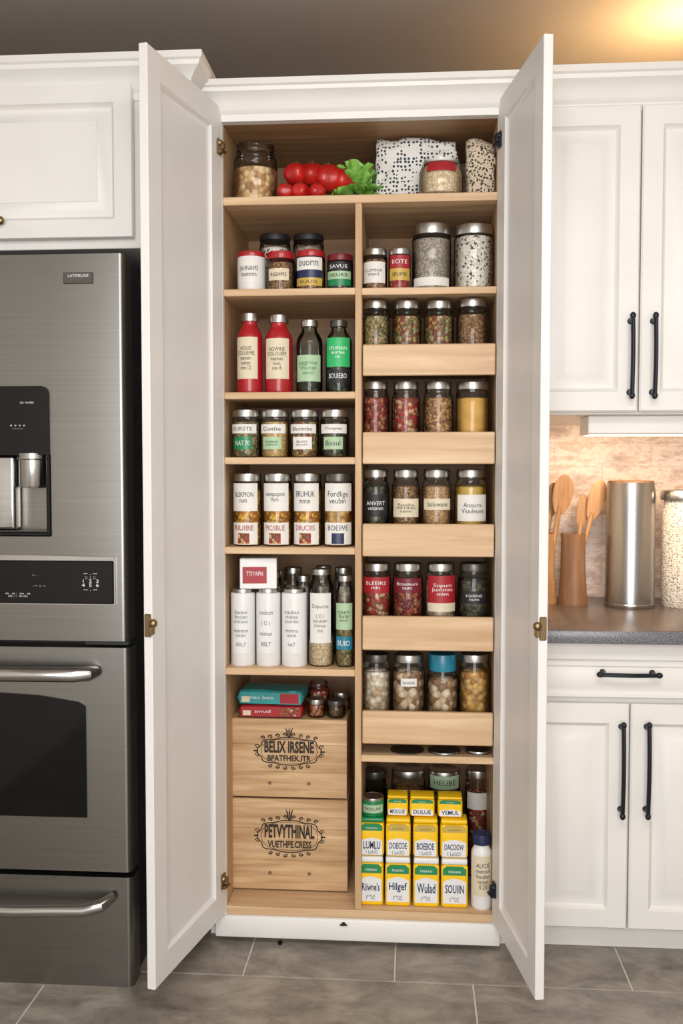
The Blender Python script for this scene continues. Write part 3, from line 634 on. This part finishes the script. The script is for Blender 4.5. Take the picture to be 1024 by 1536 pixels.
# --- crates
def crate(label,x0,x1,y0,y1,zb,l1,l2,Yc=.10):
    xa,xb=xp(x0,(y0+y1)/2,Yc),xp(x1,(y0+y1)/2,Yc); w=(xb-xa)/2; zt=zp(y0,434,Yc); h=zt-zb; D=.27
    t=thing('wooden_crate',label,'crate',((xa+xb)/2,Yc,zb),0,'stamped wooden crates at the bottom left of the pantry')
    m=MB(); f0=.005; cuts=[f0/h,.34,.68,1]
    for a_,b_ in zip(cuts,cuts[1:]): m.box(-w,w,0,.012,h*a_+.0002,h*b_-.0002,.0010)
    for s in(-1,1):
        for a_,b_ in zip(cuts,cuts[1:]): m.box(s*w,s*(w-.012),.0125,D-.0125,h*a_+.0002,h*b_-.0002,.001)
        m.box(s*(w-.02),s*(w-.05),.02,D-.02,0,f0+.001,0)
    m.box(-w,w,D-.012,D,f0,h); m.box(-w+.012,w-.012,.012,D-.012,f0,.012); m.build('box_body','crate',t)
    MB().box(-w+.0125,w-.0125,.0125,D-.0125,h-.016,h-.003,.001).build('lid','crate',t)
    for s in(-1,1): MB().lathe([(0,0),(.0045,0),(.005,.001),(.004,.002),(0,.0015)],14).build('peg','walnut',t).matrix_local=Matrix.Translation((s*w*.34,-.0002,h*.2))@Matrix.Rotation(rad(90),4,'X')
    e=MB(); cz=h*.60; a,b=w*.54,h*.15
    # banner outline with notched ends, plus scrollwork crest and foot
    for k in(1,.9):
        pts=[]
        for i in range(49):
            q=2*math.pi*i/48; wob=1+.05*math.cos(8*q) if k==1 else 1
            pts.append((a*k*wob*math.copysign(abs(math.cos(q))**.7,math.cos(q)),-.0006,cz+b*k*1.1*wob*math.copysign(abs(math.sin(q))**.8,math.sin(q))))
        e.tube(pts,.0014 if k==1 else .0006,4)
    for s in(-1,1):
        for tz in(-1,1):
            pts=[]
            for i in range(16):
                q=i/15*7; rr=.0012+.0011*(7-q)/1.3; pts.append((s*(a*1.03+rr*math.cos(q)),-.0006,cz+tz*b*.35+rr*math.sin(q)))
            e.tube(pts,.0012,4)
        e.tube([(s*a*1.0,-.0006,cz),(s*a*1.15,-.0006,cz)],.002,4)
        for tz,n_ in((1,4),(-1,3)):
            for k in range(n_):
                x0_=s*a*(.12+.24*k); pts=[(x0_+s*.006*math.cos(q_*.75)*(1-q_/11),-.0006,cz+tz*(b*(1.36-.09*k)+.006*math.sin(q_*.75)*(1-q_/11))) for q_ in range(10)]; e.tube(pts,[.0020-.00012*q_ for q_ in range(10)],5)
    for i in (-1,0,1): e.tube([(i*.002,-.0006,cz+b*1.1),(i*.006,-.0006,cz+b*1.7),(i*.010,-.0006,cz+b*1.95)],[.0012,.0022,.0006],5)
    em=e.build('emblem','brownink',t)
    lettering(l1,a*1.6,b*1.0,cz+b*.36,'brownink',em,y=-.0012,stretch=2.6,bold=.035); lettering(l2,a*1.4,b*.52,cz-b*.58,'brownink',em,y=-.0012,stretch=2.6,bold=.03)
    return t,w,h
_,_,hc=crate('lower stamped pine crate standing on the pantry floor',348,521,1199,1344,zb0+.0005,'PETVYTHINAL','VUETHPE.CRESS')
_,_,hc2=crate('upper stamped pine crate stacked on the lower crate',348,520,1079,1196,zb0+.001+hc,'BELIX IRSENE','BPATFHEK.ITR')
zk=zb0+.0015+hc+hc2
def packet(label,x0,x1,zb_,h,mat,txt,tm,Y,band=None,extra=None,rz=0):
    xa,xb=xp(x0,1060,Y-.05),xp(x1,1060,Y-.05); w=(xb-xa)/2
    t=thing('food_packet',label,'packet',((xa+xb)/2,Y,zb_),rz,'packets lying on the upper crate')
    bm=bmesh.new(); bmesh.ops.create_grid(bm,x_segments=24,y_segments=14,size=1)
    m=MB()
    for sgn in(1,-1):
        q=bm.copy()
        for v in q.verts:
            x,y=v.co.x,v.co.y; k=((1-x**24)*(1-y**20)); v.co=Vector((x*w,y*.055,h/2+sgn*(h/2-.0006)*max(0,k)**.3+noise.noise(Vector((x*3,y*3,sgn*7+w*90)))*.003*k)); v.co.z=min(max(v.co.z,0.0),h)
        m.merge(q)
    bm.free(); bmesh.ops.remove_doubles(m.bm,verts=m.bm.verts,dist=.0004); bmesh.ops.recalc_face_normals(m.bm,faces=m.bm.faces)
    m.build('wrapper',mat,t,ang=70)
    l=MB().box(-w*.92,w*.92,-.0565,-.0555,h*.1,h*.9,.0).build('paper_label',band or mat,t); lettering(txt,w*.7,h*.24,h*.55,tm,l,y=-.0574,xc=-w*.25)
    if extra:
        MB().box(w*.30,w*.86,-.0572,-.0566,h*.16,h*.84,0).build('picture_patch',extra,t); MB().box(-w*.86,-w*.62,-.0572,-.0566,h*.2,h*.6,0).build('picture_patch','cream',t)
    return zb_+h
YP=.165
za=packet('red flat packet under the teal packet on the crate',358,455,zk,.034,'redl','snvutil','wink',YP,'redl','chili2')
packet('teal flat packet lying on top of the red packet',357,457,za+.001,.040,'tealb','rieo bate','wink',YP,'tealb','redl',-.05)
container('small glass jar of pink salt behind the packets on the crate',461,495,1020,zk,'glass',10,'chili2',None,'glass',kind='jar',Y=.22,lidr=.8)
container('low dark-lidded jar of brown spice at right of the crate top',490,518,1048,zk,'liddk',8,'brown',None,'dglass',kind='wide',Y=.145)
container('low silver-lidded brown jar next to the teal packet on the crate',461,488,1046,zk,'lid',8,'chili',None,'glass',kind='wide',Y=.145)
container('clear silver-lidded jar at the back right of the crate top',497,526,1036,zk,'lid',9,'brown',None,'glass',kind='jar',Y=.22)
# --- right drawers
def row(k,ytop,items,g):
    for it in items:
        a,b,lb,lid,fill=it[:5]; kw=it[5] if len(it)>5 else {}
        container(lb,a,b,ytop+kw.pop('dy',0),DR[k],lid,kw.pop('lp',12),fill,kw.pop('fp',None),kw.pop('body','glass'),kw.pop('labs',()),kw.pop('kind','jar'),.075,group=g)
row(0,449,[(542,585,'silver-lidded jar of sage coloured herbs, leftmost in the top drawer','lid','herb'),(588,632,'silver-lidded jar of dark mixed herbs, second in the top drawer','lid','herb2'),(635,681,'silver-lidded jar of colourful dried vegetables, third in the top drawer','lid','herb2'),(684,732,'silver-lidded jar of brown lentils, rightmost in the top drawer','lid','brown',{'dy':-3})],'jars in the top pull-out drawer')
row(1,571,[(542,584,'jar of dark red chili flakes, leftmost in the second drawer','lid','chili'),(587,630,'jar of red and cream dried mix, second in the second drawer','lid','chili2'),(634,680,'jar of golden brown granola, third in the second drawer','lid','granola'),(683,733,'jar of yellow mustard powder, rightmost in the second drawer','lid','mustard',{'kind':'wide'})],'jars in the second pull-out drawer')
row(2,704,[(543,584,'jar with black label reading in white, leftmost in the third drawer','lid','darkg',{'labs':[(742,775,'blackl','ANVERT\nvetanen','wink',.5)]}),(587,630,'jar with narrow brown label, second in the third drawer','lid','brown',{'labs':[(748,776,'cream','Pansihe\nMETING\nmimn','ink',.6)]}),(632,677,'jar of tan grain with cream label, third in the third drawer','lid','tan',{'labs':[(748,765,'cream','boluwane','ink',.5)]}),(681,730,'yellow filled jar with white label, rightmost in the third drawer','lid','gold',{'labs':[(742,782,'paper','Anourni\nViuuleune','ink',.5)]})],'jars in the third pull-out drawer')
row(3,843,[(543,587,'jar of orange and red peppers with red label, leftmost in the fourth drawer','lid','chili2',{'labs':[(866,890,'redl','BLEEIRS\nmin','wink',.6)]}),(588,635,'jar of mixed beans with red label band, second in the fourth drawer','lid','chili',{'labs':[(868,890,'maroon','Btoumure\nnum','wink',.6)]}),(637,684,'jar with large red label and white script, third in the fourth drawer','lid','white_bean',{'labs':[(864,905,'redl','Sopum\nJummte\nmim','wink',.55),(905,918,'cream','')]}),(686,734,'dark olive jar with small white print, rightmost in the fourth drawer','liddk','darkg',{'labs':[(887,906,'blackl','IGISNS\nnum','wink',.6,.8)]})],'jars in the fourth pull-out drawer')
row(4,978,[(543,586,'jar of white beans, leftmost in the lowest drawer','liddk','white_bean'),(588,637,'jar of sliced dried mushrooms, second in the lowest drawer','lid','mush',{'labs':[(1018,1030,'paper','sanbis','ink',.5,.5)]}),(640,687,'teal-lidded jar of pale mushrooms, third in the lowest drawer','teal','mush',{'lp':26}),(688,734,'jar of roasted cashews, rightmost in the lowest drawer','lid','cashew')],'jars in the lowest pull-out drawer')
for a,b,l in ((585,636,'flat round tin under the lowest drawer, left one'),(641,691,'flat round tin under the lowest drawer, middle one'),(697,736,'flat round tin under the lowest drawer, right one')):
    container(l,a,b,1121,zr8,'lid',5,None,None,'liddk',(),'can',Y=.06,name='tin',cat='tin',group='flat tins on the thin lower shelf')
g='jars at the back of the pantry floor'
def backjar(l,a,b,yt,lid,f,body='glass',labs=(),Y=.26):
    container(l,a,b,yt,zb0,lid,12,f,None,body,labs,'wide',Y=Y,group=g)
backjar('dark jar at the back left behind the yellow cartons',543,580,1152,'liddk','darkg','dglass')
backjar('silver-lidded jar of tan granola behind the yellow cartons',586,638,1148,'lid','granola')
backjar('jar with green label behind the yellow cartons',641,690,1150,'lid','herb',labs=[(1165,1185,'palegreen','HEUBE','ink',.5)])
backjar('tall jar of red and brown mix at the back right corner',697,736,1150,'lid','chili2',labs=[(1190,1215,'paper','',)])
def carton(label,x0,x1,y0,y1,zb_,Y,txt,lid,hh=None,bandtxt='MARAN',lowtxt='',green=True,l0=.05,l1=.50):
    xa,xb=xp(x0,(y0+y1)/2,Y),xp(x1,(y0+y1)/2,Y); w=(xb-xa)/2-.0006; h=hh or (zp(y0,620,Y)-zb_); d=.028
    t=thing('food_carton',label,'carton',((xa+xb)/2,Y+d,zb_),0,'yellow and white cartons stacked on the pantry floor')
    lh=h*.12
    MB().box(-w,w,-d,d,0,h-lh-.0005,.008,3).build('carton_body','yellow',t)
    MB().box(-w*.96,w*.96,-d*.96,d*.96,h-lh,h,.005,3).build('lid',lid,t)
    n=14; P=[(-w*.86,h*l0),(w*.86,h*l0)]
    for i in range(n+1): q=i/n; P.append((w*.86*(1-2*q),h*(l1+.07*math.sin(math.pi*q))))
    l=MB().prism(P,-d-.001,-d+.0005,'y').build('paper_label','whitep',t)
    mid=l0+(l1-l0)*.68
    lettering(txt,w*1.4,h*.2,h*mid,'blueink',l,y=-d-.0016,stretch=2.0,bold=.015)
    if lowtxt: lettering(lowtxt,w*.95,h*.10,h*(l0+(l1-l0)*.2),'blueink',l,y=-d-.0016)
    b=MB().prism([(-w*.86,h*.68),(w*.86,h*.68),(w*.86,h*.80),(w*.6,h*.86),(-w*.6,h*.86),(-w*.86,h*.80)],-d-.0009,-d+.0005,'y').build('top_band','green' if green else 'gold',t)
    lettering(bandtxt,w*.9,h*.05,h*.75,'wink' if green else 'green',b,y=-d-.0015)
    return h
hB=zp(1288,620,.03)-zb0
xsb=[(537,575),(577,616),(619,659),(661,702)]; pos=['leftmost','second from left','third from left','rightmost']
for i,((a,b),tx) in enumerate(zip(xsb,["Riiwne's",'Hilgef','Wulad','SOUIIN'])):
    carton(f'green-banded yellow and white carton in the bottom row of the stack, {pos[i]}',a,b,1288,1358,zb0+.0003,.030,tx,'whitep',hB,lowtxt='oVuI\n1  VL',l0=.10,l1=.54)
zm1=zb0+hB+.001; hM=zp(1230,620,.03)-zm1
for i,((a,b),tx) in enumerate(zip([(539,576),(578,616),(619,657),(660,702)],['LUMLU','DOECOE','BOEBOE','DACOOW'])):
    carton(f'yellow and white carton in the middle row of the stack, {pos[i]}',a,b,1230,1285,zm1,.035,tx,'green' if i==0 else 'yellow',hM,'momion','1 LoUO',i==0,l0=.05,l1=.42)
zm2=zm1+hM+.001; hT=zp(1193,620,.06)-zm2
for i,((a,b),tx) in enumerate(zip([(580,612),(614,652),(656,694)],['MOULUE','DULUE','VEMUL'])):
    carton(f'short yellow carton in the top row of the stack, {pos[i+1]}',a,b,1193,1228,zm2,.050,tx,'yellow',hT,'oooo','',True,l0=.08,l1=.34)
container('round green tin with pale lid on the leftmost column of cartons',542,576,1191,zm2,'lid',5,None,None,'green',[(1208,1220,'palegreen','MOUM','ink',.5)],'can',name='tin',cat='tin',Y=.070)
container('white bottle with navy cap beside the yellow carton stack',706,738,1247,zb0,'navy',16,None,None,'whitep',[(1285,1345,'cream','AUCIE\nmentoll\nhoulen\nmimn\n0.25','ink',.8)],'tall',name='bottle',cat='bottle',lidr=.88,Y=.05)
# --- counter things
def lat(name,label,cat,px0,px1,y0,Y,prof,mat,pn):
    xc=xp((px0+px1)/2,(y0+880)/2,Y); r=(xp(px1,820,Y)-xp(px0,820,Y))/2; h=zp(y0,(px0+px1)/2,Y)-ZC
    t=thing(name,label,cat,(xc,Y,ZC)); MB().lathe([(a*r,b*h) for a,b in prof],40).build(pn,mat,t); return t,r,h
YK=.44
cprof=[(0,0),(1,0),(1,.03),(.93,.1),(.80,.5),(.78,.93),(.82,.97),(.82,1),(.68,1),(.66,.12),(0,.1)]
t,r,h=lat('utensil_crock','tapered brown wooden crock beside the steel canister','crock',836,882,800,YK,cprof,'walnut','crock_body')
def spoon(label,base_,tip,bowl,seedw=.016):
    b=Vector(base_); e=Vector(tip); t=thing('wooden_spoon',label,'spoon',b,0,'wooden utensils on the counter'); d=e-b
    n=d.normalized(); yv=(Vector((0,1,0))-n*n.y).normalized(); xv=yv.cross(n)
    rot=Matrix((xv,yv,n)).transposed()
    q1=1-(bowl*1.9)/d.length
    MB().tube([(0,0,0),tuple(d*q1*.5+xv*.002),tuple(d*q1),tuple(d*(q1+.06))],[.0065,.0065,.008,.006],10).build('spoon_handle','spoonw',t)
    def cup(q): return Vector((q.x*(1+.15*q.z)+.25*(1-q.z*q.z)*0.3,q.y*(1 if q.y>0 else .25),q.z))
    MB().ball(tuple(d-n*bowl),seedw,.010,bowl,rot=rot,fn=cup,seg=24).build('spoon_bowl','spoonw',t)
cx,cy,_=t.location
spoon('large wooden spoon leaning right out of the wooden crock',(cx-.014,cy,ZC+.02),(xp(902,720,YK),YK,zp(720,902,YK)),.064,.026)
spoon('shorter wooden spoon in the crock with narrow bowl',(cx-.004,cy+.012,ZC+.02),(xp(876,742,YK+.01),YK+.01,zp(742,876,YK+.01)),.054,.018)
t,r,h=lat('utensil_crock','tan wooden crock half hidden behind the open pantry door','crock',790,836,800,YK+.02,cprof,'spoonw','crock_body')
cx,cy,_=t.location
spoon('broad wooden spoon rising beside the open pantry door',(cx+.005,cy,ZC+.02),(xp(848,712,YK),YK,zp(712,848,YK)),.062,.030)
spoon('wooden paddle behind the broad spoon by the pantry door',(cx-.01,cy+.012,ZC+.02),(xp(831,724,YK+.03),YK+.03,zp(724,831,YK+.03)),.055,.022)
t,r,h=lat('steel_canister','tall brushed steel canister with wooden top','canister',908,982,721,.40,[(0,0),(1.0,0),(1.02,.012),(1.02,.03),(1,.035),(.97,.93),(.95,.95),(.95,.985),(.92,.985),(0,.985)],'steelz','canister_body')
MB().lathe([(0,h*.985),(r*.91,h*.985),(r*.91,h*.998),(r*.88,h),(0,h)],36).build('lid','walnut',t)
t,r,h=lat('patterned_jar','white patterned ceramic jar with flat lid at the right end','jar',990,1052,750,.42,[(0,0),(.86,0),(.90,.03),(.95,.3),(.96,.7),(.93,.9),(.84,.94),(.82,1),(0,1)],'woven','jar_body')
MB().lathe([(0,h*1.0),(r*.98,h*1.0),(r*1.02,h*1.02),(r*1.02,h*1.06),(r*.95,h*1.09),(r*.3,h*1.10),(0,h*1.10)],40).build('lid','lid',t)
p=PY(420,1424,0)
tag(MB().lathe([(0,0),(.006,0),(.007,.006),(.003,.009),(0,.012)],12,(p.x,.0,0)).build('screw','black'),'tiny black screw lying on the tiles at the cabinet toe','screw')

# ---------------------------------------------------------------- light
def area(n,loc,size,sy,power,col,target):
    l=bpy.data.lights.new(n,'AREA'); l.shape='RECTANGLE'; l.size=size; l.size_y=sy; l.energy=power; l.color=col
    o=bpy.data.objects.new(n,l); COL.objects.link(o); o.location=loc; o.rotation_euler=(Vector(target)-Vector(loc)).to_track_quat('-Z','Y').to_euler(); return o
area('added_front_key',(.1,-4.1,1.4),2.0,1.9,84,(1,.99,.98),(0,0,1.0))  # soft key added behind the camera to light the front; no window there
area('added_overhead_fill',(.1,-1.7,2.44),1.4,.9,40,(1,.97,.93),(0,-1.2,0))  # soft overhead light added for general brightness, no fixture modelled
area('under_cabinet_lamp',((ux0+ux1)/2,.155,zh-.006),.26,.05,3.6,(1,.68,.40),((ux0+ux1)/2,.42,.6))
l=bpy.data.lights.new('cabinet_top_lamp','POINT'); l.energy=5.5; l.color=(1,.64,.28); l.shadow_soft_size=.06
o=bpy.data.objects.new('cabinet_top_lamp',l); COL.objects.link(o); o.location=(.72,.14,2.33)
w=bpy.data.worlds.new('World'); SC.world=w; w.use_nodes=True
w.node_tree.nodes['Background'].inputs[0].default_value=(.95,.965,1,1); w.node_tree.nodes['Background'].inputs[1].default_value=.74
SC.view_settings.view_transform='Standard'
cd=bpy.data.cameras.new('camera'); cd.sensor_fit='VERTICAL'; cd.sensor_height=36; cd.lens=FPX/1536*36; cd.clip_start=.05
co=bpy.data.objects.new('camera',cd); COL.objects.link(co); co.location=CAM; co.rotation_euler=ROT; SC.camera=co
